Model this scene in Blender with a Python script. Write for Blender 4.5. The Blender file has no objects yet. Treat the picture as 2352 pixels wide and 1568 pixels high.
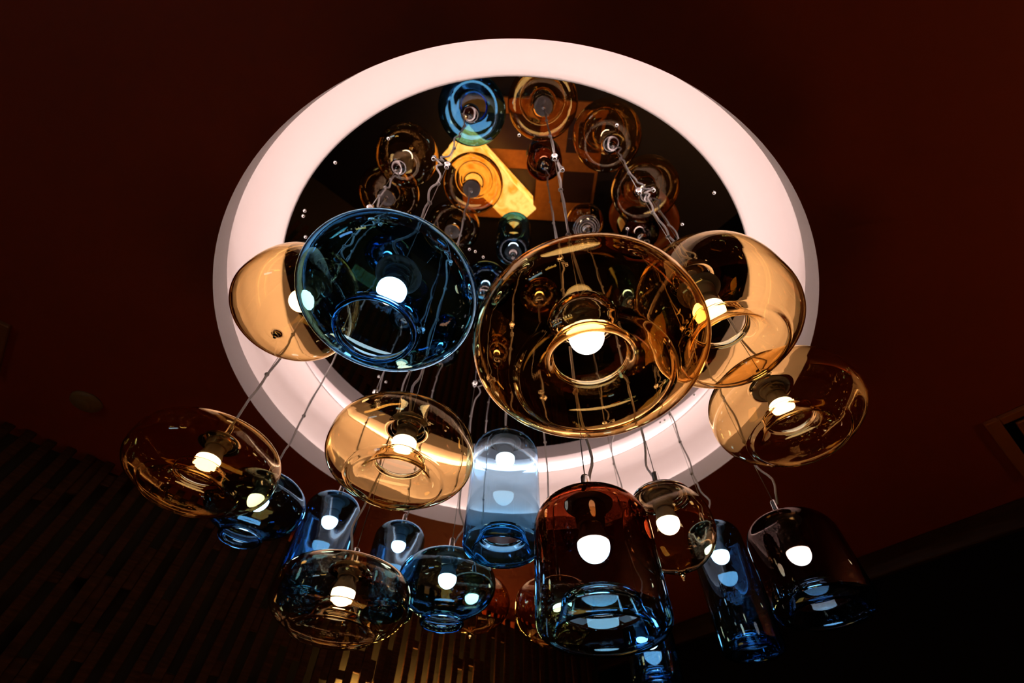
import bpy, bmesh, math, random
from mathutils import Vector, Matrix

# ------------------------------------------------------------------ camera, world, exposure
S = 1.2                     # metres per survey unit
CAMZ = 1.6
sc = bpy.context.scene
C = sc.collection
cam_d = bpy.data.cameras.new('camera')
cam = bpy.data.objects.new('camera', cam_d)
C.objects.link(cam)
cam_d.sensor_width = 36.0
cam_d.lens = 1042.0 / 2352.0 * 36.0
cam_d.clip_start = 0.02
cam_d.dof.use_dof = True
cam_d.dof.focus_distance = 0.85
cam_d.dof.aperture_fstop = 4.0
RR = ((0.99981921, 0.01149979, -0.01514244), (0.0, 0.79637677, 0.60480082), (0.01901417, -0.60469148, 0.79623280))
cam.matrix_world = Matrix(((RR[0][0], -RR[0][1], -RR[0][2], 0.0),
                           (RR[1][0], -RR[1][1], -RR[1][2], 0.0),
                           (RR[2][0], -RR[2][1], -RR[2][2], CAMZ),
                           (0, 0, 0, 1)))
sc.camera = cam

world = bpy.data.worlds.new('world')
sc.world = world
world.use_nodes = True
world.node_tree.nodes['Background'].inputs[0].default_value = (0.02, 0.012, 0.008, 1)
world.node_tree.nodes['Background'].inputs[1].default_value = 0.05

vs = sc.view_settings
vs.view_transform = 'Standard'
vs.look = 'None'
vs.exposure = 0.0
vs.gamma = 1.0
vs.use_curve_mapping = False
cy = sc.cycles
cy.max_bounces = 20
cy.diffuse_bounces = 2
cy.glossy_bounces = 10
cy.transmission_bounces = 18
cy.transparent_max_bounces = 12
cy.caustics_reflective = False
cy.caustics_refractive = True
cy.sample_clamp_indirect = 4.0
cy.use_adaptive_sampling = True
cy.adaptive_threshold = 0.05
cy.adaptive_min_samples = 12
cy.use_denoising = True

LED_POWER = 8.3             # cove light strip emission
BULB_POWER = 9.5           # bulb dome emission
ONYX_POWER = 1.9            # lit onyx counter

# ------------------------------------------------------------------ helpers
def U(x, y, k):             # survey units (camera at origin) -> world metres
    return Vector((x * S, y * S, CAMZ + k * S))

ud = Vector((0.7507, 0.6606)).normalized()
vd = Vector((-ud.y, ud.x))
def W(u, v, z):             # room axes in survey units, z in metres
    return Vector((u * S * ud.x + v * S * vd.x, u * S * ud.y + v * S * vd.y, z))
ROOM_ANG = math.atan2(ud.y, ud.x)

def new_mesh(name, verts, faces, mat=None, parent=None, smooth=False):
    me = bpy.data.meshes.new(name)
    me.from_pydata([tuple(v) for v in verts], [], faces)
    me.update()
    if smooth:
        me.polygons.foreach_set('use_smooth', [True] * len(me.polygons))
    o = bpy.data.objects.new(name, me)
    C.objects.link(o)
    if mat: me.materials.append(mat)
    if parent: o.parent = parent
    return o

def from_bm(name, bm, mat=None, parent=None, smooth=False):
    bmesh.ops.recalc_face_normals(bm, faces=bm.faces)
    me = bpy.data.meshes.new(name)
    bm.to_mesh(me); bm.free()
    if smooth:
        me.polygons.foreach_set('use_smooth', [True] * len(me.polygons))
    if mat: me.materials.append(mat)
    o = bpy.data.objects.new(name, me)
    C.objects.link(o)
    if parent: o.parent = parent
    return o

def empty(name, loc):
    o = bpy.data.objects.new(name, None)
    o.location = loc
    o.empty_display_size = 0.05
    C.objects.link(o)
    return o

def tag(o, label, cat, group=None):
    o['label'] = label; o['category'] = cat
    if group: o['group'] = group
    return o

def struct(o, label=None):
    o['kind'] = 'structure'
    if label: o['label'] = label
    return o

def lathe_data(pts, seg=48, close_loop=False):
    """revolve (r,z) polyline; closed loop for a shell."""
    verts, faces, rings = [], [], []
    for r, z in pts:
        if r < 1e-6:
            rings.append([len(verts)]); verts.append((0, 0, z))
        else:
            s = len(verts)
            for i in range(seg):
                t = 2 * math.pi * i / seg
                verts.append((r * math.cos(t), r * math.sin(t), z))
            rings.append(list(range(s, s + seg)))
    n = len(rings)
    for i in range(n if close_loop else n - 1):
        a, b = rings[i], rings[(i + 1) % n]
        if len(a) == 1 and len(b) == 1: continue
        for j in range(seg):
            k = (j + 1) % seg
            if len(a) == 1: faces.append((a[0], b[k], b[j]))
            elif len(b) == 1: faces.append((a[j], a[k], b[0]))
            else: faces.append((a[j], a[k], b[k], b[j]))
    return verts, faces

def fix_normals(o):
    bm = bmesh.new(); bm.from_mesh(o.data)
    bmesh.ops.recalc_face_normals(bm, faces=bm.faces)
    bm.to_mesh(o.data); bm.free()

def lathe(name, pts, mat, parent=None, seg=48, close_loop=False, loc=None, smooth=True):
    v, f = lathe_data(pts, seg, close_loop)
    o = new_mesh(name, v, f, mat, parent, smooth)
    fix_normals(o)
    if loc is not None: o.location = loc
    return o

def tube_data(path, r, seg=8):
    verts, faces = [], []
    n = len(path)
    prev = None
    for i, p in enumerate(path):
        t = (path[min(i + 1, n - 1)] - path[max(i - 1, 0)]).normalized()
        if prev is None:
            a = t.orthogonal().normalized()
        else:
            a = (prev - t * prev.dot(t)).normalized()
        prev = a
        b = t.cross(a)
        for j in range(seg):
            ang = 2 * math.pi * j / seg
            verts.append(p + a * (r * math.cos(ang)) + b * (r * math.sin(ang)))
    for i in range(n - 1):
        for j in range(seg):
            k = (j + 1) % seg
            faces.append((i * seg + j, i * seg + k, (i + 1) * seg + k, (i + 1) * seg + j))
    faces.append(tuple(range(seg - 1, -1, -1)))
    faces.append(tuple((n - 1) * seg + j for j in range(seg)))
    return verts, faces

def tube(name, path, r, mat, parent=None, seg=8):
    v, f = tube_data(path, r, seg)
    return new_mesh(name, v, f, mat, parent, True)

def box_bm(size, bevel=0.0, seg=1):
    bm = bmesh.new()
    bmesh.ops.create_cube(bm, size=1.0)
    for v in bm.verts:
        v.co.x *= size[0]; v.co.y *= size[1]; v.co.z *= size[2]
    if bevel > 0:
        bmesh.ops.bevel(bm, geom=bm.edges[:], offset=bevel, segments=seg, affect='EDGES', profile=0.5)
    return bm

def box(name, size, mat, parent=None, loc=(0, 0, 0), rotz=0.0, bevel=0.0, seg=1):
    o = from_bm(name, box_bm(size, bevel, seg), mat, parent)
    o.location = loc; o.rotation_euler = (0, 0, rotz)
    return o

# ------------------------------------------------------------------ materials
def mat(name):
    m = bpy.data.materials.new(name)
    m.use_nodes = True
    nt = m.node_tree
    nt.nodes.clear()
    out = nt.nodes.new('ShaderNodeOutputMaterial')
    return m, nt, out

def principled(name, col, rough=0.5, metal=0.0, spec=0.5, noise=None, coat=0.0):
    """noise=(scale, amount, bump) varies the colour a little"""
    m, nt, out = mat(name)
    p = nt.nodes.new('ShaderNodeBsdfPrincipled')
    p.inputs['Base Color'].default_value = (*col, 1)
    p.inputs['Roughness'].default_value = rough
    p.inputs['Metallic'].default_value = metal
    p.inputs['Specular IOR Level'].default_value = spec
    p.inputs['Coat Weight'].default_value = coat
    if noise:
        tc = nt.nodes.new('ShaderNodeTexCoord')
        n = nt.nodes.new('ShaderNodeTexNoise')
        n.inputs['Scale'].default_value = noise[0]
        n.inputs['Detail'].default_value = 4
        nt.links.new(tc.outputs['Object'], n.inputs['Vector'])
        mx = nt.nodes.new('ShaderNodeMix'); mx.data_type = 'RGBA'
        a = noise[1]
        mx.inputs[6].default_value = (*[c * (1 - a) for c in col], 1)
        mx.inputs[7].default_value = (*[min(1, c * (1 + a)) for c in col], 1)
        nt.links.new(n.outputs['Fac'], mx.inputs[0])
        nt.links.new(mx.outputs[2], p.inputs['Base Color'])
        if len(noise) > 2 and noise[2] > 0:
            b = nt.nodes.new('ShaderNodeBump')
            b.inputs['Strength'].default_value = noise[2]
            b.inputs['Distance'].default_value = 0.01
            nt.links.new(n.outputs['Fac'], b.inputs['Height'])
            nt.links.new(b.outputs['Normal'], p.inputs['Normal'])
    nt.links.new(p.outputs[0], out.inputs[0])
    return m

def emission(name, col, power):
    m, nt, out = mat(name)
    e = nt.nodes.new('ShaderNodeEmission')
    e.inputs[0].default_value = (*col, 1)
    e.inputs[1].default_value = power
    nt.links.new(e.outputs[0], out.inputs[0])
    return m

def glass(name, col, col_low=None, zlo=-0.1, zhi=0.1, bump=0.05, ior=1.48):
    m, nt, out = mat(name)
    g = nt.nodes.new('ShaderNodeBsdfGlass')
    g.inputs['IOR'].default_value = ior
    g.inputs['Roughness'].default_value = 0.0
    g.inputs['Color'].default_value = (*col, 1)
    tc = nt.nodes.new('ShaderNodeTexCoord')
    n = nt.nodes.new('ShaderNodeTexNoise')
    n.inputs['Scale'].default_value = 9.0
    n.inputs['Detail'].default_value = 1.5
    nt.links.new(tc.outputs['Object'], n.inputs['Vector'])
    b = nt.nodes.new('ShaderNodeBump')
    b.inputs['Strength'].default_value = bump
    b.inputs['Distance'].default_value = 0.02
    nt.links.new(n.outputs['Fac'], b.inputs['Height'])
    nt.links.new(b.outputs['Normal'], g.inputs['Normal'])
    if col_low is not None:
        sp = nt.nodes.new('ShaderNodeSeparateXYZ')
        nt.links.new(tc.outputs['Object'], sp.inputs[0])
        mr = nt.nodes.new('ShaderNodeMapRange')
        mr.interpolation_type = 'SMOOTHSTEP'
        mr.inputs['From Min'].default_value = zlo
        mr.inputs['From Max'].default_value = zhi
        nt.links.new(sp.outputs['Z'], mr.inputs['Value'])
        mx = nt.nodes.new('ShaderNodeMix'); mx.data_type = 'RGBA'
        mx.inputs[6].default_value = (*col_low, 1)
        mx.inputs[7].default_value = (*col, 1)
        nt.links.new(mr.outputs[0], mx.inputs[0])
        nt.links.new(mx.outputs[2], g.inputs['Color'])
    nt.links.new(g.outputs[0], out.inputs[0])
    return m

def wood(name, c1, c2, rough=0.45, scale=(2, 2, 18), spec=0.3):
    m, nt, out = mat(name)
    p = nt.nodes.new('ShaderNodeBsdfPrincipled')
    p.inputs['Roughness'].default_value = rough
    p.inputs['Specular IOR Level'].default_value = spec
    tc = nt.nodes.new('ShaderNodeTexCoord')
    mp = nt.nodes.new('ShaderNodeMapping')
    mp.inputs['Scale'].default_value = scale
    oi = nt.nodes.new('ShaderNodeObjectInfo')
    ad = nt.nodes.new('ShaderNodeVectorMath'); ad.operation = 'ADD'
    n = nt.nodes.new('ShaderNodeTexNoise')
    n.inputs['Scale'].default_value = 6.0
    n.inputs['Detail'].default_value = 6
    n.inputs['Roughness'].default_value = 0.65
    nt.links.new(tc.outputs['Object'], mp.inputs[0])
    nt.links.new(mp.outputs[0], ad.inputs[0])
    nt.links.new(oi.outputs['Random'], ad.inputs[1])
    nt.links.new(ad.outputs[0], n.inputs['Vector'])
    cr = nt.nodes.new('ShaderNodeValToRGB')
    cr.color_ramp.elements[0].position = 0.3
    cr.color_ramp.elements[1].position = 0.72
    cr.color_ramp.elements[0].color = (*c1, 1)
    cr.color_ramp.elements[1].color = (*c2, 1)
    nt.links.new(n.outputs['Fac'], cr.inputs[0])
    nt.links.new(cr.outputs[0], p.inputs['Base Color'])
    b = nt.nodes.new('ShaderNodeBump')
    b.inputs['Strength'].default_value = 0.15
    b.inputs['Distance'].default_value = 0.004
    nt.links.new(n.outputs['Fac'], b.inputs['Height'])
    nt.links.new(b.outputs['Normal'], p.inputs['Normal'])
    nt.links.new(p.outputs[0], out.inputs[0])
    return m

def onyx(name, power):
    m, nt, out = mat(name)
    e = nt.nodes.new('ShaderNodeEmission')
    tc = nt.nodes.new('ShaderNodeTexCoord')
    n = nt.nodes.new('ShaderNodeTexNoise')
    n.inputs['Scale'].default_value = 7.0
    n.inputs['Detail'].default_value = 5
    n.inputs['Distortion'].default_value = 1.2
    nt.links.new(tc.outputs['Object'], n.inputs['Vector'])
    cr = nt.nodes.new('ShaderNodeValToRGB')
    cr.color_ramp.elements[0].position = 0.35
    cr.color_ramp.elements[0].color = (0.95, 0.25, 0.015, 1)
    cr.color_ramp.elements[1].position = 0.62
    cr.color_ramp.elements[1].color = (1.0, 0.55, 0.12, 1)
    nt.links.new(n.outputs['Fac'], cr.inputs[0])
    nt.links.new(cr.outputs[0], e.inputs[0])
    e.inputs[1].default_value = power
    nt.links.new(e.outputs[0], out.inputs[0])
    return m

M = {}
M['ceiling'] = principled('dark_red_paint', (0.33, 0.038, 0.006), 0.75, noise=(3.0, 0.12, 0.05))
M['plaster'] = principled('white_plaster', (0.86, 0.77, 0.745), 0.7, noise=(6.0, 0.02, 0.02))
M['lip'] = principled('grey_plaster', (0.95, 0.82, 0.80), 0.7, noise=(6.0, 0.03, 0.02))
M['led'] = emission('led_white', (1.0, 0.80, 0.75), LED_POWER)
M['mirror'] = principled('dark_mirror', (0.80, 0.80, 0.82), 0.0, metal=1.0, noise=(2.0, 0.02))
M['chrome'] = principled('chrome', (0.82, 0.80, 0.78), 0.12, metal=1.0, noise=(30.0, 0.05))
M['wire'] = principled('steel_wire', (0.60, 0.56, 0.53), 0.35, metal=0.9, noise=(60.0, 0.1))
M['cable'] = principled('clear_pvc_cable', (0.80, 0.72, 0.68), 0.3, noise=(40.0, 0.1))
M['tie'] = principled('cable_tie_plastic', (0.70, 0.62, 0.58), 0.4, noise=(40.0, 0.1))
M['socket'] = principled('socket_ceramic', (0.74, 0.70, 0.67), 0.4, noise=(50.0, 0.1))
M['plate'] = principled('socket_plate', (0.42, 0.39, 0.37), 0.3, noise=(50.0, 0.1))
M['bulb'] = emission('bulb_dome', (1.0, 0.90, 0.80), BULB_POWER)
M['bulb_base'] = principled('bulb_plastic', (0.62, 0.60, 0.58), 0.45, noise=(50.0, 0.04))
M['slat'] = wood('dark_slat_wood', (0.034, 0.011, 0.005), (0.12, 0.040, 0.015), 0.8, spec=0.08)
M['backing'] = principled('brown_wall', (0.045, 0.024, 0.008), 0.8, noise=(5.0, 0.15))
M['darkwall'] = principled('dark_wall', (0.004, 0.002, 0.002), 0.8, spec=0.08, noise=(4.0, 0.2))
M['trimwood'] = wood('brown_trim_wood', (0.030, 0.011, 0.006), (0.07, 0.026, 0.012), scale=(1, 12, 12))
M['floorwood'] = wood('orange_floor_wood', (0.46, 0.17, 0.03), (0.68, 0.27, 0.05), 0.4, scale=(3, 3, 3))
M['darkfloor'] = principled('dark_floor', (0.016, 0.009, 0.008), 0.6, noise=(8.0, 0.2))
M['floortile'] = principled('dark_floor_tile', (0.055, 0.022, 0.012), 0.35, noise=(12.0, 0.2))
M['vent'] = principled('vent_paint', (0.44, 0.13, 0.035), 0.6, noise=(10.0, 0.1))
M['detector'] = principled('detector_plastic', (0.26, 0.15, 0.05), 0.45, noise=(10.0, 0.05))
M['hatch'] = principled('ceiling_panel_paint', (0.27, 0.10, 0.025), 0.6, noise=(10.0, 0.1))
M['onyx'] = onyx('lit_onyx', ONYX_POWER)
M['onyx_side'] = onyx('lit_onyx_side', ONYX_POWER * 1.3)
M['blackwood'] = wood('black_counter_wood', (0.012, 0.006, 0.004), (0.04, 0.018, 0.01))
M['leather'] = principled('orange_leather', (0.42, 0.10, 0.015), 0.4, noise=(20.0, 0.15, 0.1))
M['amber'] = glass('amber_glass', (1.0, 0.895, 0.695))
M['amber_deep'] = glass('deep_amber_glass', (0.995, 0.865, 0.640))
M['smoke'] = glass('smoky_amber_glass', (0.955, 0.870, 0.730))
M['blue'] = glass('blue_glass', (0.60, 0.85, 1.0), (0.40, 0.70, 1.0), -0.105, -0.05, ior=1.54)
M['blue_pale'] = glass('pale_blue_glass', (0.76, 0.905, 1.0), (0.42, 0.76, 0.995), -0.162, -0.07, ior=1.52)
M['blue_deep'] = glass('deep_blue_glass', (0.58, 0.82, 1.0), (0.54, 0.81, 1.0), -0.15, -0.05, ior=1.56)
M['brown_blue'] = glass('brown_to_blue_glass', (0.64, 0.375, 0.27), (0.68, 0.88, 1.0), -0.045, 0.02, ior=1.56)
M['dark_blue'] = glass('dark_to_blue_glass', (0.50, 0.41, 0.39), (0.60, 0.82, 1.0), -0.095, -0.01, ior=1.58)

# ------------------------------------------------------------------ structure: ceiling, cove, mirror
RC = Vector((-0.0168 * S, 0.887 * S))        # ring centre
R0 = 0.826 * S                               # lip radius
ZC = CAMZ + 1.0 * S                          # ceiling height
ZM = CAMZ + 1.21 * S                         # mirror height
UMIN, UMAX, VMIN, VMAX = -2.3, 2.34, -2.3, 1.94

def ring_on_ceiling():
    n = 240
    rot = -ROOM_ANG
    ctr_u = RC.x * ud.x + RC.y * ud.y
    ctr_v = RC.x * vd.x + RC.y * vd.y
    lo_u, hi_u, lo_v, hi_v = UMIN * S - 0.3, UMAX * S + 0.3, VMIN * S - 0.3, VMAX * S + 0.4
    verts, faces = [], []
    angs = sorted([2 * math.pi * i / n for i in range(n)] +
                  [math.atan2(b - ctr_v, a - ctr_u) % (2 * math.pi) for a in (lo_u, hi_u) for b in (lo_v, hi_v)])
    m = len(angs)
    for layer in (0.0, 0.03):
        for t in angs:
            c, s = math.cos(t), math.sin(t)
            verts.append((ctr_u + R0 * c, ctr_v + R0 * s, ZC + layer))
        for t in angs:
            c, s = math.cos(t), math.sin(t)
            k = 1e9
            if c > 1e-9: k = min(k, (hi_u - ctr_u) / c)
            if c < -1e-9: k = min(k, (lo_u - ctr_u) / c)
            if s > 1e-9: k = min(k, (hi_v - ctr_v) / s)
            if s < -1e-9: k = min(k, (lo_v - ctr_v) / s)
            verts.append((ctr_u + k * c, ctr_v + k * s, ZC + layer))
    for i in range(m):
        j = (i + 1) % m
        faces.append((i, j, m + j, m + i))
        faces.append((2 * m + i, 3 * m + i, 3 * m + j, 2 * m + j))
        faces.append((m + i, m + j, 3 * m + j, 3 * m + i))
    o = new_mesh('ceiling', verts, faces, M['ceiling'])
    o.rotation_euler = (0, 0, ROOM_ANG)
    return struct(o, 'dark red painted ceiling around the round lit recess')
ring_on_ceiling()

# plain ledge behind the lip, its inner face is the grey band
ledge = lathe('trim_1', [(R0, ZC - 0.0), (R0, ZC + 0.070 * S), (0.908 * S, ZC + 0.070 * S), (0.93 * S, ZC + 0.05 * S), (0.93 * S, ZC + 0.012), (R0 + 0.004, ZC + 0.001)],
              M['lip'], seg=240, close_loop=True, loc=(RC.x, RC.y, 0))
for p in ledge.data.polygons: p.use_smooth = False
struct(ledge, 'grey plaster lip around the ceiling recess')

cove_in = [(0.908, 1.072), (0.908, 1.10), (0.908, 1.15), (0.908, 1.20), (0.908, 1.245), (0.905, 1.262), (0.897, 1.272), (0.880, 1.2765), (0.858, 1.276), (0.835, 1.270),
           (0.812, 1.260), (0.790, 1.246), (0.770, 1.230), (0.755, 1.217), (0.745, 1.2105), (0.740, 1.2102)]
cove_out = [(0.740, 1.216), (0.76, 1.245), (0.80, 1.28), (0.86, 1.30), (0.93, 1.29), (0.93, 1.072)]
cove = lathe('trim_2', [(r * S, CAMZ + k * S) for r, k in cove_in + cove_out], M['plaster'], seg=240, close_loop=True, loc=(RC.x, RC.y, 0))
struct(cove, 'white plaster cove curving up to the mirror')

led = lathe('led_strip', [(0.882 * S, ZC + 0.0720 * S), (0.899 * S, ZC + 0.0720 * S), (0.899 * S, ZC + 0.096 * S), (0.882 * S, ZC + 0.096 * S)], M['led'], seg=160, close_loop=True, loc=(RC.x, RC.y, 0), smooth=False)
tag(led, 'bright white strip light hidden on the recess ledge', 'strip light')

mir = lathe('ceiling_mirror', [(0, ZM), (0.7395 * S, ZM), (0.7395 * S, ZM + 0.012), (0, ZM + 0.012)], M['mirror'], seg=160, loc=(RC.x, RC.y, 0), smooth=False)
tag(mir, 'round dark mirror set in the middle of the ceiling recess', 'mirror')

screw_me = None
def screws():
    global screw_me
    pts = [(-0.578, 0.411), (-0.717, 0.567), (-0.727, 0.585), (-0.006, 0.329), (0.617, 0.498), (0.54, 0.604), (0.77, 1.385), (0.657, 1.562),
           (0.674, 1.547), (-0.129, 0.73), (-0.156, 0.709), (-0.176, 0.701), (-0.74, 0.66), (-0.60, 1.30), (-0.575, 1.33), (-0.40, 0.34), (0.28, 0.30), (0.36, 0.62), (-0.33, 1.62), (0.1, 1.85), (-0.12, 1.84)]
    prof = [(0, -0.006), (0.0025, -0.0055), (0.005, -0.0035), (0.006, 0.0), (0, 0.0)]
    for i, (x, y) in enumerate(pts):
        if screw_me is None:
            o = lathe('screw', prof, M['chrome'], mir, seg=12)
            screw_me = o.data
        else:
            o = bpy.data.objects.new('screw', screw_me); C.objects.link(o); o.parent = mir
        o.location = (x - RC.x, y - RC.y, ZM - 0.0)
screws()

# ------------------------------------------------------------------ structure: walls and floor
def wall(name, a, b, label, m, thick=0.06, z0=0.0, z1=None):
    z1 = ZC if z1 is None else z1
    d = (b - a); L = d.length
    o = box(name, (L, thick, z1 - z0), m, None, ((a + b) / 2).to_tuple()[:2] + ((z0 + z1) / 2,), math.atan2(d.y, d.x))
    return struct(o, label)

BACKV = VMAX + 0.10
wall_left = wall('wall_left', W(UMIN, BACKV, 0), W(UMAX + 0.05, BACKV, 0), 'brown wall behind the dark vertical wooden slats', M['backing'])
wall('wall_right', W(UMAX + 0.03, BACKV, 0), W(UMAX + 0.03, VMIN, 0), 'near black wall below the brown ceiling trim', M['darkwall'])
wall('wall_back', W(UMIN, VMIN, 0), W(UMAX, VMIN, 0), 'dark wall behind the viewer', M['darkwall'])
wall('wall_side', W(UMIN, BACKV, 0), W(UMIN, VMIN, 0), 'dark wall beyond the frame', M['darkwall'])

d0 = W(UMAX, VMIN, 0); d1 = W(UMAX, VMAX, 0)
t3 = box('trim_3', ((d1 - d0).length, 0.05, 0.105), M['trimwood'], None, ((d0 + d1) / 2).to_tuple()[:2] + (ZC - 0.0535,), math.atan2((d1 - d0).y, (d1 - d0).x), 0.004)
struct(t3, 'brown wooden trim along the ceiling edge')

floor_c = W((UMIN + UMAX) / 2, (VMIN + VMAX) / 2, 0)
fl = box('floor', ((UMAX - UMIN) * S + 0.4, (VMAX - VMIN) * S + 0.6, 0.05), M['darkfloor'], None, (floor_c.x, floor_c.y, -0.025), ROOM_ANG)
struct(fl, 'dark floor of the room')
rnd = random.Random(3)
plat = empty('wooden_platform', (0.09, 1.26, 0))
plat.rotation_euler = (0, 0, 0.05)
tag(plat, 'orange wooden platform with dark inlaid squares reflected in the mirror', 'platform')
box('deck', (1.30, 1.10, 0.06), M['floorwood'], plat, (0, 0, 0.03), 0, 0.004)
tile_me = None
for i in (-1, 0, 1):
    for j in (-1, 0, 1):
        if tile_me is None:
            o = from_bm('tile', box_bm((0.44, 0.30, 0.008), 0.003), M['floortile'], plat); tile_me = o.data
        else:
            o = bpy.data.objects.new('tile', tile_me); C.objects.link(o); o.parent = plat
        o.location = (-0.155 + i * 0.625, -0.27 + j * 0.47, 0.063)
        if abs(o.location.x) > 0.43: o.scale.x = 0.30 / 0.44; o.location.x = math.copysign(0.47, o.location.x)
        if o.location.y > 0.5 or o.location.y < -0.5: C.objects.unlink(o); bpy.data.objects.remove(o)

# slat screen: each slat and each spacer block is a child of the wall
def slat_screen():
    inv = wall_left.matrix_basis.inverted()
    spacing = 0.0605
    n = int((UMAX - (-1.15)) / spacing)
    slat_me = block_me = None
    for i in range(n):
        u = -1.15 + (i + 0.5) * spacing
        p = W(u, VMAX + 0.012 + rnd.uniform(-0.004, 0.004), 0)
        H = ZC - 0.9
        if slat_me is None:
            o = from_bm('slat', box_bm((0.036, 0.014, H - 0.01), 0.002), M['slat'], wall_left); slat_me = o.data
        else:
            o = bpy.data.objects.new('slat', slat_me); C.objects.link(o); o.parent = wall_left
        o.matrix_local = inv @ Matrix.Translation((p.x, p.y, 0.9 + H / 2)) @ Matrix.Rotation(ROOM_ANG, 4, 'Z')
        # spacer blocks closing the gap at staggered heights
        zs = []
        z = ZC - rnd.uniform(0.05, 0.50)
        while z > 1.9:
            zs.append(z)
            z -= rnd.uniform(0.25, 0.65)
        pg = W(u + spacing / 2, VMAX + 0.02, 0)
        for z in zs:
            if block_me is None:
                b = from_bm('spacer_block', box_bm((0.0375, 0.012, 0.05), 0.002), M['slat'], wall_left); block_me = b.data
            else:
                b = bpy.data.objects.new('spacer_block', block_me); C.objects.link(b); b.parent = wall_left
            b.matrix_local = inv @ Matrix.Translation((pg.x, pg.y, z)) @ Matrix.Rotation(ROOM_ANG, 4, 'Z') @ Matrix.Diagonal((1, 1, rnd.choice((0.7, 1.0, 1.8, 3.2)), 1))
bpy.context.view_layer.update()
slat_screen()

# ------------------------------------------------------------------ pendant lamps
def crv(pts, m=6):
    P = [Vector(p) for p in pts]
    P = [2 * P[0] - P[1]] + P + [2 * P[-1] - P[-2]]
    o = []
    for i in range(1, len(P) - 2):
        a, b, c, d = P[i - 1:i + 3]
        for j in range(m):
            t = j / m
            o.append(0.5 * ((2 * b) + (c - a) * t + (2 * a - 5 * b + 4 * c - d) * t * t + (-a + 3 * b - 3 * c + d) * t ** 3))
    o.append(P[-2])
    return [(p.x, p.y) for p in o]

def sup(n, a0, a1, m):
    o = []
    for i in range(m):
        t = math.radians(a0 + (a1 - a0) * i / (m - 1))
        c, s = math.cos(t), math.sin(t)
        o.append((abs(c) ** (2 / n), math.copysign(abs(s) ** (2 / n), s)))
    return o

def outline(kind, R, h, hb=None):
    pts = outline_sym(kind, R, h)
    return [(x, y if y > 0 or hb is None else y * hb / h) for x, y in pts]

def outline_sym(kind, R, h):
    if kind == 'A':         # flattened globe, opening turned up inside
        s = [(x, y) if y < 0 else (x, y) for x, y in sup(3.3, 84, 0, 26)] + sup(2.25, 0, -52, 20)[1:]
        d = crv([s[-1], (0.60, -0.955), (0.51, -0.92), (0.43, -0.76), (0.365, -0.55), (0.335, -0.33), (0.325, -0.16)])[1:]
        return [(x * R, y * h) for x, y in s + d]
    if kind == 'B':         # globe with a short flared neck below
        s = sup(2.1, 82, -48, 40)
        d = crv([s[-1], (0.52, -0.92), (0.43, -1.00), (0.385, -1.11), (0.40, -1.25)])[1:]
        return [(x * R, y * h) for x, y in s + d]
    if kind == 'C':         # globe drawn out to a small closed tip
        s = sup(2.1, 82, -70, 40)
        d = crv([s[-1], (0.22, -1.0), (0.10, -1.06), (0.04, -1.17), (0.012, -1.27)])[1:]
        return [(x * R, y * h) for x, y in s + d]
    q = R; sh = 0.55 * q    # D: cylinder with round shoulder and turned-in foot
    o = [(0.22 * q, h), (0.34 * q, h - 0.002)]
    for i in range(14):
        t = math.radians(90 - 90 * i / 13)
        o.append((q - sh + sh * math.cos(t), h - 0.02 * q - sh + sh * math.sin(t)))
    o.append((q * 1.005, h * 0.3)); o.append((q * 1.01, -h * 0.2))
    rr = 0.22 * q
    for i in range(9):
        t = math.radians(-85 * i / 8)
        o.append((q * 1.02 - rr + rr * math.cos(t), -h + rr + rr * math.sin(t)))
    o += crv([(q * 0.80, -h), (q * 0.75, -h + 0.02 * q), (0.70 * q, -h + 0.12 * q), (0.63 * q, -h + 0.3 * q), (0.57 * q, -h + 0.48 * q)])[1:]
    return o

def shell(pts, t, closed_tip=False, rim=2.0):
    """offset a midline both ways and round the ends"""
    n = len(pts)
    P = [Vector(p) for p in pts]
    A, B = [], []
    for i in range(n):
        d = (P[min(i + 1, n - 1)] - P[max(i - 1, 0)]).normalized()
        nn = Vector((-d.y, d.x))
        k = t / 2
        if not closed_tip and n - 1 - i < 5:
            k *= 1 + (rim - 1) * (1 - (n - 1 - i) / 5)
        A.append(P[i] - nn * k); B.append(P[i] + nn * k)
    if closed_tip:
        tip = P[-1]
        out = [(a.x, a.y) if a.x > 1e-4 else (1e-4, a.y) for a in A] 
        inn = [(max(b.x, 1e-4), b.y) for b in B]
        # which side lies outside
        o_side, i_side = (out, inn) if out[n // 3][0] > inn[n // 3][0] else (inn, out)
        cut = n - 10
        zt = o_side[-1][1]
        top = (P[0].x, P[0].y)
        return o_side + [(0, zt - t * 0.4)], i_side[:cut] + [(0, i_side[cut - 1][1] - 0.001)]
    d0 = (P[0] - P[1]).normalized(); d1 = (P[-1] - P[-2]).normalized()
    e0 = P[0] + d0 * t * 0.5; e1 = P[-1] + d1 * t * 0.5 * rim
    loop = A + [e1] + B[::-1] + [e0]
    return [(max(p.x, 1e-4), p.y) for p in loop]

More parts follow.
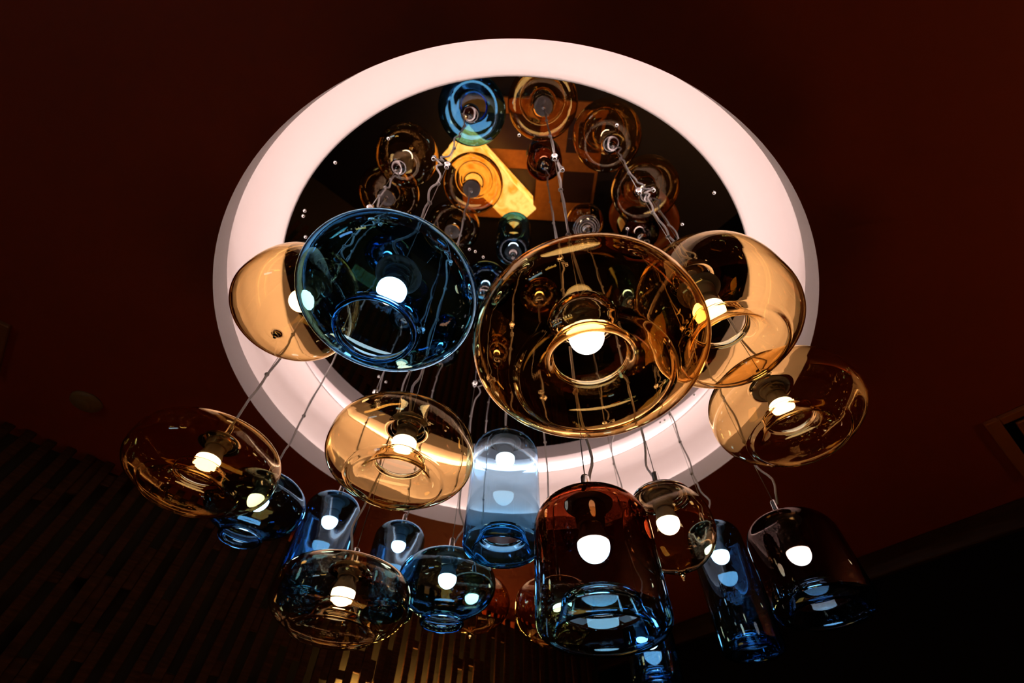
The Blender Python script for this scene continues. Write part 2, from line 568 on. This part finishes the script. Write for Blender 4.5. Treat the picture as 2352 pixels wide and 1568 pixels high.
def bulb_parts(parent, zb, zplate, rnd):
    rb = 0.0258
    dome = [(0, -rb)] + [(rb * math.cos(math.radians(a)), rb * math.sin(math.radians(a))) for a in range(-80, 1, 10)] + [(rb * 0.998, 0.004), (0, 0.004)]
    b = lathe('bulb', dome, M['bulb'], parent, seg=32, loc=(0, 0, zb))
    base = [(rb * 0.995, 0.0045), (rb * 0.975, 0.010), (0.0222, 0.020), (0.0192, 0.031), (0.0175, 0.042), (0, 0.042), (0, 0.0048)]
    lathe('bulb_base', base, M['bulb_base'], b, seg=32)
    z0 = zb + 0.034
    L = max(zplate - z0, 0.018)
    k = 7
    pr = [(0.0185, 0)]
    for i in range(k):
        a = L * 0.72 * i / k; st = L * 0.72 / k
        pr += [(0.0225, a + st * 0.1), (0.0240, a + st * 0.5), (0.0225, a + st * 0.9)]
    pr += [(0.027, L * 0.74), (0.0285, L * 0.82), (0.0285, L), (0, L), (0, 0)]
    lathe('socket', pr, M['socket'], parent, seg=32, loc=(0, 0, z0))
    pl = [(0, 0), (0.030, 0), (0.041, 0.0015), (0.0425, 0.004), (0.040, 0.0065), (0.02, 0.008), (0, 0.008)]
    lathe('socket_plate', pl, M['plate'], parent, seg=40, loc=(0, 0, z0 + L))
    return z0 + L + 0.008

def pendant(px, py, pk, R, h, kind, gm, label, zb_k, seed, thick=0.0024, hb=None, wound=False):
    rnd = random.Random(seed)
    R *= S; h *= S
    top_in = h
    t = empty('pendant_lamp', U(px, py, pk))
    tag(t, label, 'pendant lamp', 'blown glass pendant lamps hung in rings below the mirror')
    if kind == 'A':
        h *= 0.94
    pts = outline(kind, R, h, hb * S if hb else None)
    if kind == 'C':
        o_side, i_side = shell(pts, thick, True)
        v1, f1 = lathe_data(o_side, 96); v2, f2 = lathe_data(i_side, 96)
        bm = bmesh.new()
        me = bpy.data.meshes.new('tmp'); me.from_pydata(v1, [], f1); bm.from_mesh(me); bpy.data.meshes.remove(me)
        me = bpy.data.meshes.new('tmp'); me.from_pydata(v2, [], f2); bm.from_mesh(me); bpy.data.meshes.remove(me)
        be = [e for e in bm.edges if e.is_boundary]
        bmesh.ops.bridge_loops(bm, edges=be)
        sh = from_bm('shade', bm, M[gm], t, True)
    else:
        sh = lathe('shade', shell(pts, thick, rim=3.6 if kind in 'BD' else 2.0), M[gm], t, seg=96, close_loop=True)
    zb = zb_k * S
    zplate = h - 0.010 if (h - zb) < 0.105 else zb + 0.075
    ztop = bulb_parts(t, zb, zplate, rnd)
    # chrome cap, ferrule
    cap = [(0, h - 0.004), (0.2 * R + 0.006, h - 0.001), (0.2 * R + 0.007, h + 0.002), (0.2 * R, h + 0.005), (0.012, h + 0.009), (0.0105, h + 0.014), (0.008, h + 0.050), (0.0062, h + 0.054), (0, h + 0.054)]
    lathe('ferrule', cap, M['chrome'], t, seg=24)
    if h - 0.004 - ztop > 0.004:
        lathe('stem', [(0, ztop - 0.002), (0.007, ztop - 0.002), (0.007, h - 0.002), (0, h - 0.002)], M['chrome'], t, seg=16)
    if wound:               # slack cord wound in rings on top of the shade
        for rr in (0.034, 0.046, 0.057, 0.066):
            zz = min((abs(x - rr), y) for x, y in pts if y > 0)[1] + 0.0055
            ring = [(rr + 0.0036 * math.cos(math.radians(a)), zz + 0.0036 * math.sin(math.radians(a))) for a in range(0, 360, 45)]
            lathe('cord_ring', ring, M['chrome'], t, seg=40, close_loop=True)
    # suspension
    zt = h + 0.052
    zc = ZM - (CAMZ + pk * S)
    ax = rnd.uniform(0, 2 * math.pi)
    top = Vector((rnd.uniform(-.012, .012), rnd.uniform(-.012, .012), zc - 0.02))
    base = Vector((0, 0, zt))
    tube('suspension_wire', [base, base.lerp(top, .5), top], 0.0011, M['wire'], t, 6)
    off = Vector((math.cos(ax), math.sin(ax), 0))
    off2 = Vector((-off.y, off.x, 0))
    n = 46
    path = []
    amp = rnd.uniform(0.007, 0.012)
    nt_ = rnd.choice((3, 4))
    ph = rnd.uniform(0, 1)
    for i in range(n + 1):
        s = i / n
        p = base.lerp(top, s)
        w = abs(math.sin(math.pi * nt_ * s))
        loop = 0.022 * math.exp(-((s - 0.06) / 0.05) ** 2) + 0.02 * math.exp(-((s - 0.96) / 0.05) ** 2)
        p = p + off * (0.0045 + amp * w * (0.5 + 0.5 * math.sin(13.0 * s + ph * 6)) + loop) + off2 * (amp * 0.5 * math.sin(11 * s + ph * 9) * w)
        path.append(p)
    path[0] = base + off * 0.008 + Vector((0, 0, -0.012))
    tp = top + off * 0.045 + Vector((0, 0, 0.018))
    path.append(tp.lerp(path[-1], 0.4) + Vector((0, 0, 0.004)))
    path.append(tp)
    tube('power_cable', path, 0.0030, M['cable'], t, 8)
    for k in range(1, nt_):
        s = k / nt_
        i = round(s * n)
        q = (path[i] + base.lerp(top, s)) / 2
        o = lathe('cable_tie', [(0, -0.004), (0.005, -0.004), (0.0065, 0), (0.005, 0.004), (0, 0.004)], M['tie'], t, seg=10, loc=q)
    boss = [(0, 0), (0.004, 0), (0.0075, 0.003), (0.0075, 0.014), (0.012, 0.0165), (0.012, 0.0215), (0, 0.0215)]
    lathe('ceiling_boss', boss, M['chrome'], t, seg=16, loc=(top.x, top.y, zc - 0.0215))
    lathe('cable_gland', [(0, 0), (0.005, 0), (0.007, 0.004), (0.007, 0.012), (0, 0.012)], M['chrome'], t, seg=14, loc=(tp.x, tp.y, zc - 0.012))
    return t

LAMPS = [
    # x, y, k, R, h, kind, glass, bulb k offset, label
    (-0.413, 0.458, 0.695, 0.109, 0.157, 'C', 'amber', 0.027, 'round amber glass pendant half hidden behind the big blue bowl'),
    (-0.185, 0.339, 0.548, 0.126, 0.066, 'B', 'blue', 0.016, 'wide blue glass bowl pendant with open ring below its white bulb'),
    (0.083, 0.333, 0.426, 0.137, 0.064, 'A', 'amber_deep', 0.023, 'largest amber glass pendant, hanging nearest in the middle beside the blue bowl'),
    (0.315, 0.408, 0.603, 0.1215, 0.140, 'A', 'amber', 0.024, 'round amber glass pendant overlapping the rim of the largest amber one'),
    (0.495, 0.611, 0.600, 0.1307, 0.071, 'A', 'amber', 0.0134, 'flat amber glass pendant farthest right, in front of the ring edge'),
    (-0.561, 0.669, 0.499, 0.126, 0.059, 'A', 'amber_deep', 0.013, 'flat amber glass pendant farthest left, against the dark ceiling'),
    (-0.200, 0.626, 0.497, 0.124, 0.063, 'A', 'amber', 0.026, 'flat amber glass pendant glowing before the bright lower ring'),
    (-0.028, 0.840, 0.579, 0.074, 0.135, 'D', 'blue_pale', 0.082, 'tall pale blue glass cylinder pendant before the white ring, in the centre'),
    (0.103, 0.584, 0.299, 0.078, 0.087, 'D', 'brown_blue', 0.020, 'wide glass cylinder pendant, reddish brown above and blue below'),
    (0.289, 0.800, 0.478, 0.081, 0.078, 'C', 'smoke', 0.008, 'rounded smoky amber pendant partly behind the brown and blue cylinder'),
    (0.506, 1.104, 0.517, 0.063, 0.144, 'D', 'blue_deep', 0.069, 'tall narrow dark blue cylinder pendant between smoky globe and black cylinder'),
    (0.542, 0.851, 0.438, 0.083, 0.089, 'D', 'dark_blue', 0.020, 'near black glass cylinder pendant with blue rim, lowest at the right'),
    (-0.318, 0.875, 0.365, 0.123, 0.058, 'A', 'smoke', 0.013, 'flat smoky amber pendant, lowest at the left, with raised inner collar'),
    (-0.164, 1.105, 0.505, 0.115, 0.068, 'B', 'blue', 0.011, 'blue glass globe pendant with short neck, beside the low smoky amber one'),
    (-0.518, 1.156, 0.614, 0.073, 0.145, 'D', 'blue_deep', 0.076, 'tall blue cylinder pendant rising behind the low smoky amber globe'),
    (-0.363, 1.344, 0.654, 0.076, 0.131, 'D', 'blue_deep', 0.072, 'blue cylinder pendant between the tall blue cylinder and the blue globe'),
    (-0.588, 0.914, 0.583, 0.104, 0.063, 'B', 'blue_deep', 0.008, 'dark blue globe pendant tucked behind the far left amber one'),
    (-0.130, 1.451, 0.611, 0.111, 0.076, 'C', 'amber_deep', 0.010, 'brown glass pendant with pointed tip behind the blue globe'),
    (0.095, 1.175, 0.477, 0.097, 0.064, 'A', 'amber_deep', 0.010, 'brown glass globe pendant half hidden behind the brown and blue cylinder'),
    (0.349, 1.329, 0.457, 0.059, 0.079, 'D', 'blue_deep', 0.020, 'small dark blue cylinder pendant at the lower edge under the brown and blue one'),
]
for i, (x, y, k, R, h, kind, gm, zb, label) in enumerate(LAMPS):
    pendant(x, y, k, R, h, kind, gm, label, zb, 100 + i, hb={0: 0.070, 3: 0.085}.get(i), wound=(i == 9))

# ------------------------------------------------------------------ ceiling fittings
def uvat(u, v, z): return W(u, v, z)

det = empty('smoke_detector', W(-0.350, 1.660, ZC))
tag(det, 'small round brass-coloured detector on the dark ceiling near the slat wall', 'smoke detector')
lathe('body', [(0, -0.018), (0.040, -0.018), (0.050, -0.012), (0.054, -0.004), (0.054, 0), (0, 0)], M['detector'], det, seg=40)
lathe('cap', [(0, -0.0215), (0.020, -0.0215), (0.024, -0.019), (0.024, -0.0175), (0, -0.0175)], M['detector'], det, seg=24)

vent = empty('ceiling_vent', W(1.99, -0.37, ZC))
vent.rotation_euler = (0, 0, ROOM_ANG)
tag(vent, 'square framed air vent in the red ceiling at the right edge', 'vent')
vs_ = 0.50
for k in range(4):
    a = k * math.pi / 2
    box('frame_bar', (vs_ if k % 2 == 0 else vs_ - 0.09, 0.045, 0.016), M['vent'], vent, (math.sin(a) * (vs_ / 2 - 0.0225), -math.cos(a) * (vs_ / 2 - 0.0225), -0.008), a, 0.003)
box('back_plate', (vs_ - 0.09, vs_ - 0.09, 0.002), M['darkwall'], vent, (0, 0, -0.0012))
for k in range(3):
    w = 0.34 - k * 0.11
    for j in range(4):
        a = j * math.pi / 2
        box('louvre', (w if j % 2 == 0 else w - 0.036, 0.018, 0.010), M['vent'], vent, (math.sin(a) * (w / 2 - 0.009), -math.cos(a) * (w / 2 - 0.009), -0.0075), a, 0.002)

hp = empty('ceiling_hatch', W(-0.695, 1.59, ZC))
hp.rotation_euler = (0, 0, ROOM_ANG)
tag(hp, 'brown square panel fixed to the ceiling at the left edge', 'ceiling panel')
box('panel', (0.29, 0.29, 0.014), M['hatch'], hp, (0, 0, -0.007), 0, 0.003)
box('inset', (0.21, 0.21, 0.004), M['hatch'], hp, (0, 0, -0.016), 0, 0.001)

# ------------------------------------------------------------------ the room below, seen in the mirror
bar = empty('onyx_counter', (-0.265, 1.31, 0.0685))
bar.rotation_euler = (0, 0, math.radians(47))
tag(bar, 'glowing orange onyx block reflected in the ceiling mirror', 'light box')
box('onyx_top', (0.90, 0.28, 0.03), M['onyx'], bar, (0, 0, 0.385), 0, 0.004)
box('onyx_body', (0.87, 0.25, 0.30), M['onyx_side'], bar, (0, 0, 0.22), 0, 0.006)
box('plinth', (0.80, 0.20, 0.068), M['blackwood'], bar, (0, 0, 0.036), 0, 0.003)

def armchair(loc, rot):
    t = empty('armchair', loc); t.rotation_euler = (0, 0, rot)
    tag(t, 'orange leather tub seat reflected at the right of the mirror', 'chair')
    verts, faces = [], []
    n = 24
    for i in range(n + 1):
        a = math.radians(-20 + 220 * i / n)
        for r, z in ((0.24, 0.36), (0.30, 0.36), (0.315, 0.70), (0.29, 0.74), (0.255, 0.70)):
            verts.append((r * math.cos(a), r * math.sin(a), z - 0.12 * (1 - math.sin(max(0, min(math.pi, a)))) * (1 if z > 0.5 else 0)))
    for i in range(n):
        for j in range(5):
            k = (j + 1) % 5
            faces.append((i * 5 + j, i * 5 + k, (i + 1) * 5 + k, (i + 1) * 5 + j))
    faces.append((0, 1, 2, 3, 4)); faces.append(tuple(n * 5 + j for j in (4, 3, 2, 1, 0)))
    o = new_mesh('backrest', verts, faces, M['leather'], t, True); fix_normals(o)
    lathe('seat', [(0, 0.33), (0.22, 0.33), (0.245, 0.35), (0.245, 0.42), (0.22, 0.445), (0, 0.455)], M['leather'], t, seg=32)
    for k in range(4):
        a = math.radians(45 + 90 * k)
        lathe('leg', [(0, 0), (0.012, 0), (0.018, 0.34), (0, 0.34)], M['blackwood'], t, seg=10, loc=(0.19 * math.cos(a), 0.19 * math.sin(a), 0))
    return t
armchair((1.08, 1.62, 0), math.radians(-100))

# ------------------------------------------------------------------ slat strip lamp, and unseen lamps added to light floor and ceiling
def fill_downlight(u, v, watts, label):  # unseen lamp, added to throw warm light on floor and ceiling
    t = empty('fill_downlight', W(u, v, ZC))
    tag(t, label, 'fill_downlight', 'unseen warm downlights added to light the floor and ceiling')
    lathe('trim_ring', [(0.042, -0.001), (0.055, -0.001), (0.058, -0.005), (0.050, -0.009), (0.042, -0.006)], M['chrome'], t, seg=32, close_loop=True)
    lathe('lens', [(0, -0.003), (0.041, -0.003), (0.041, -0.001), (0, -0.001)], M['lens'], t, seg=24, smooth=False)
    ld = bpy.data.lights.new('fill_downlight_lamp', 'SPOT')
    ld.energy = watts; ld.color = (1.0, 0.50, 0.20); ld.spot_size = math.radians(110); ld.spot_blend = 0.8; ld.shadow_soft_size = 0.04
    lo = bpy.data.objects.new('fill_downlight_lamp', ld); C.objects.link(lo); lo.parent = t; lo.location = (0, 0, -0.02)
M['lens'] = emission('fill_downlight_lens', (1.0, 0.62, 0.30), 14.0)
for u, v, w, lb in ((1.75, -1.75, 60, 'unseen fill lamp added at the far corner of the ceiling'), (0.3, -1.9, 40, 'unseen fill lamp added in the ceiling behind the viewer'),
                    (1.85, -0.95, 40, 'unseen fill lamp added beside the square vent'), (-1.7, -0.9, 20, 'unseen fill lamp added over the near corner')):
    fill_downlight(u, v, w, lb)

def washer():
    t = empty('wall_washer', W(1.22, VMAX + 0.052, 2.262))
    t.rotation_euler = (0, 0, ROOM_ANG)
    tag(t, 'yellow strip lamp glowing behind the wooden slats', 'strip lamp')
    box('tube', (0.86, 0.016, 0.012), M['washer'], t, (0, 0, 0.011), 0, 0.003)
    box('housing', (0.90, 0.040, 0.010), M['darkwall'], t, (0, 0, 0), 0, 0.001)
M['washer'] = emission('washer_tube', (1.0, 0.66, 0.17), 95.0)
washer()
shelf = box('ledge', (1.10, 0.085, 0.02), M['darkwall'], wall_left)  # unseen board, added to stop the strip lamp's light below it
shelf.matrix_local = wall_left.matrix_basis.inverted() @ Matrix.Translation(W(1.22, VMAX + 0.052, 2.246)) @ Matrix.Rotation(ROOM_ANG, 4, 'Z')

def fill_sconce(u, v, rot, watts, label):  # unseen uplight, added to brighten the red ceiling
    t = empty('fill_wall_sconce', W(u, v, 1.75)); t.rotation_euler = (0, 0, rot)
    tag(t, label, 'wall lamp', 'unseen warm uplights added to brighten the ceiling')
    box('back_plate', (0.12, 0.015, 0.20), M['chrome'], t, (0, 0, 0), 0, 0.003)
    lathe('bowl', [(0.004, -0.06), (0.05, -0.045), (0.085, 0.0), (0.10, 0.05), (0.095, 0.05), (0.08, 0.002), (0.045, -0.04), (0.004, -0.054)], M['chrome'], t, seg=28, close_loop=True, loc=(0, -0.12, 0))
    lathe('bulb', [(0, -0.02)] + [(0.02 * math.cos(math.radians(a)), 0.02 * math.sin(math.radians(a))) for a in range(-60, 61, 20)] + [(0, 0.02)], M['lens'], t, seg=14, loc=(0, -0.12, 0.0))
    ld = bpy.data.lights.new('fill_sconce_lamp', 'SPOT')
    ld.energy = watts; ld.color = (1.0, 0.46, 0.14); ld.spot_size = math.radians(150); ld.spot_blend = 1.0; ld.shadow_soft_size = 0.03
    lo = bpy.data.objects.new('fill_sconce_lamp', ld); C.objects.link(lo); lo.parent = t; lo.location = (0, -0.12, 0.035); lo.rotation_euler = (math.pi, 0, 0)
fill_sconce(1.75, VMIN + 0.045, ROOM_ANG + math.pi, 115, 'unseen bright uplight added in the corner behind the viewer')
fill_sconce(0.5, VMIN + 0.045, ROOM_ANG + math.pi, 40, 'unseen warm uplight added on the wall behind the viewer')
fill_sconce(-1.2, VMIN + 0.045, ROOM_ANG + math.pi, 6, 'unseen dim uplight added at the far end behind the viewer')

# ------------------------------------------------------------------ unseen lit display, added to give glints in the glass
M['panel_yellow'] = emission('display_yellow', (1.0, 0.62, 0.16), 7.0)
M['panel_blue'] = emission('display_blue', (0.35, 0.62, 1.0), 6.0)
M['globe'] = emission('globe_warm', (1.0, 0.78, 0.42), 25.0)
def display():
    t = empty('glint_display', W(UMIN + 0.13, -0.25, 0))
    t.rotation_euler = (0, 0, ROOM_ANG + math.pi / 2)
    tag(t, 'unseen lit display with yellow and blue panels, added for glints in the glass', 'cabinet')
    box('body', (1.50, 0.16, 1.95), M['blackwood'], t, (0, 0.02, 0.975), 0, 0.006)
    box('display_panel', (0.52, 0.01, 0.16), M['panel_yellow'], t, (-0.44, -0.066, 1.66), 0, 0.002)
    box('display_panel', (0.60, 0.01, 0.24), M['panel_blue'], t, (0.30, -0.066, 1.50), 0, 0.002)
    for k in range(3):
        box('shelf', (1.42, 0.05, 0.02), M['blackwood'], t, (0, -0.085, 0.6 + 0.36 * k), 0, 0.002)
    g = None
    for k in range(9):
        if g is None:
            o = lathe('glint_globe', [(0, -0.022)] + [(0.022 * math.cos(math.radians(a)), 0.022 * math.sin(math.radians(a))) for a in range(-75, 76, 15)] + [(0, 0.022)], M['globe'], t, seg=12); g = o.data
        else:
            o = bpy.data.objects.new('glint_globe', g); C.objects.link(o); o.parent = t
        o.location = (-0.66 + k * 0.165, -0.085, 1.86)
display()
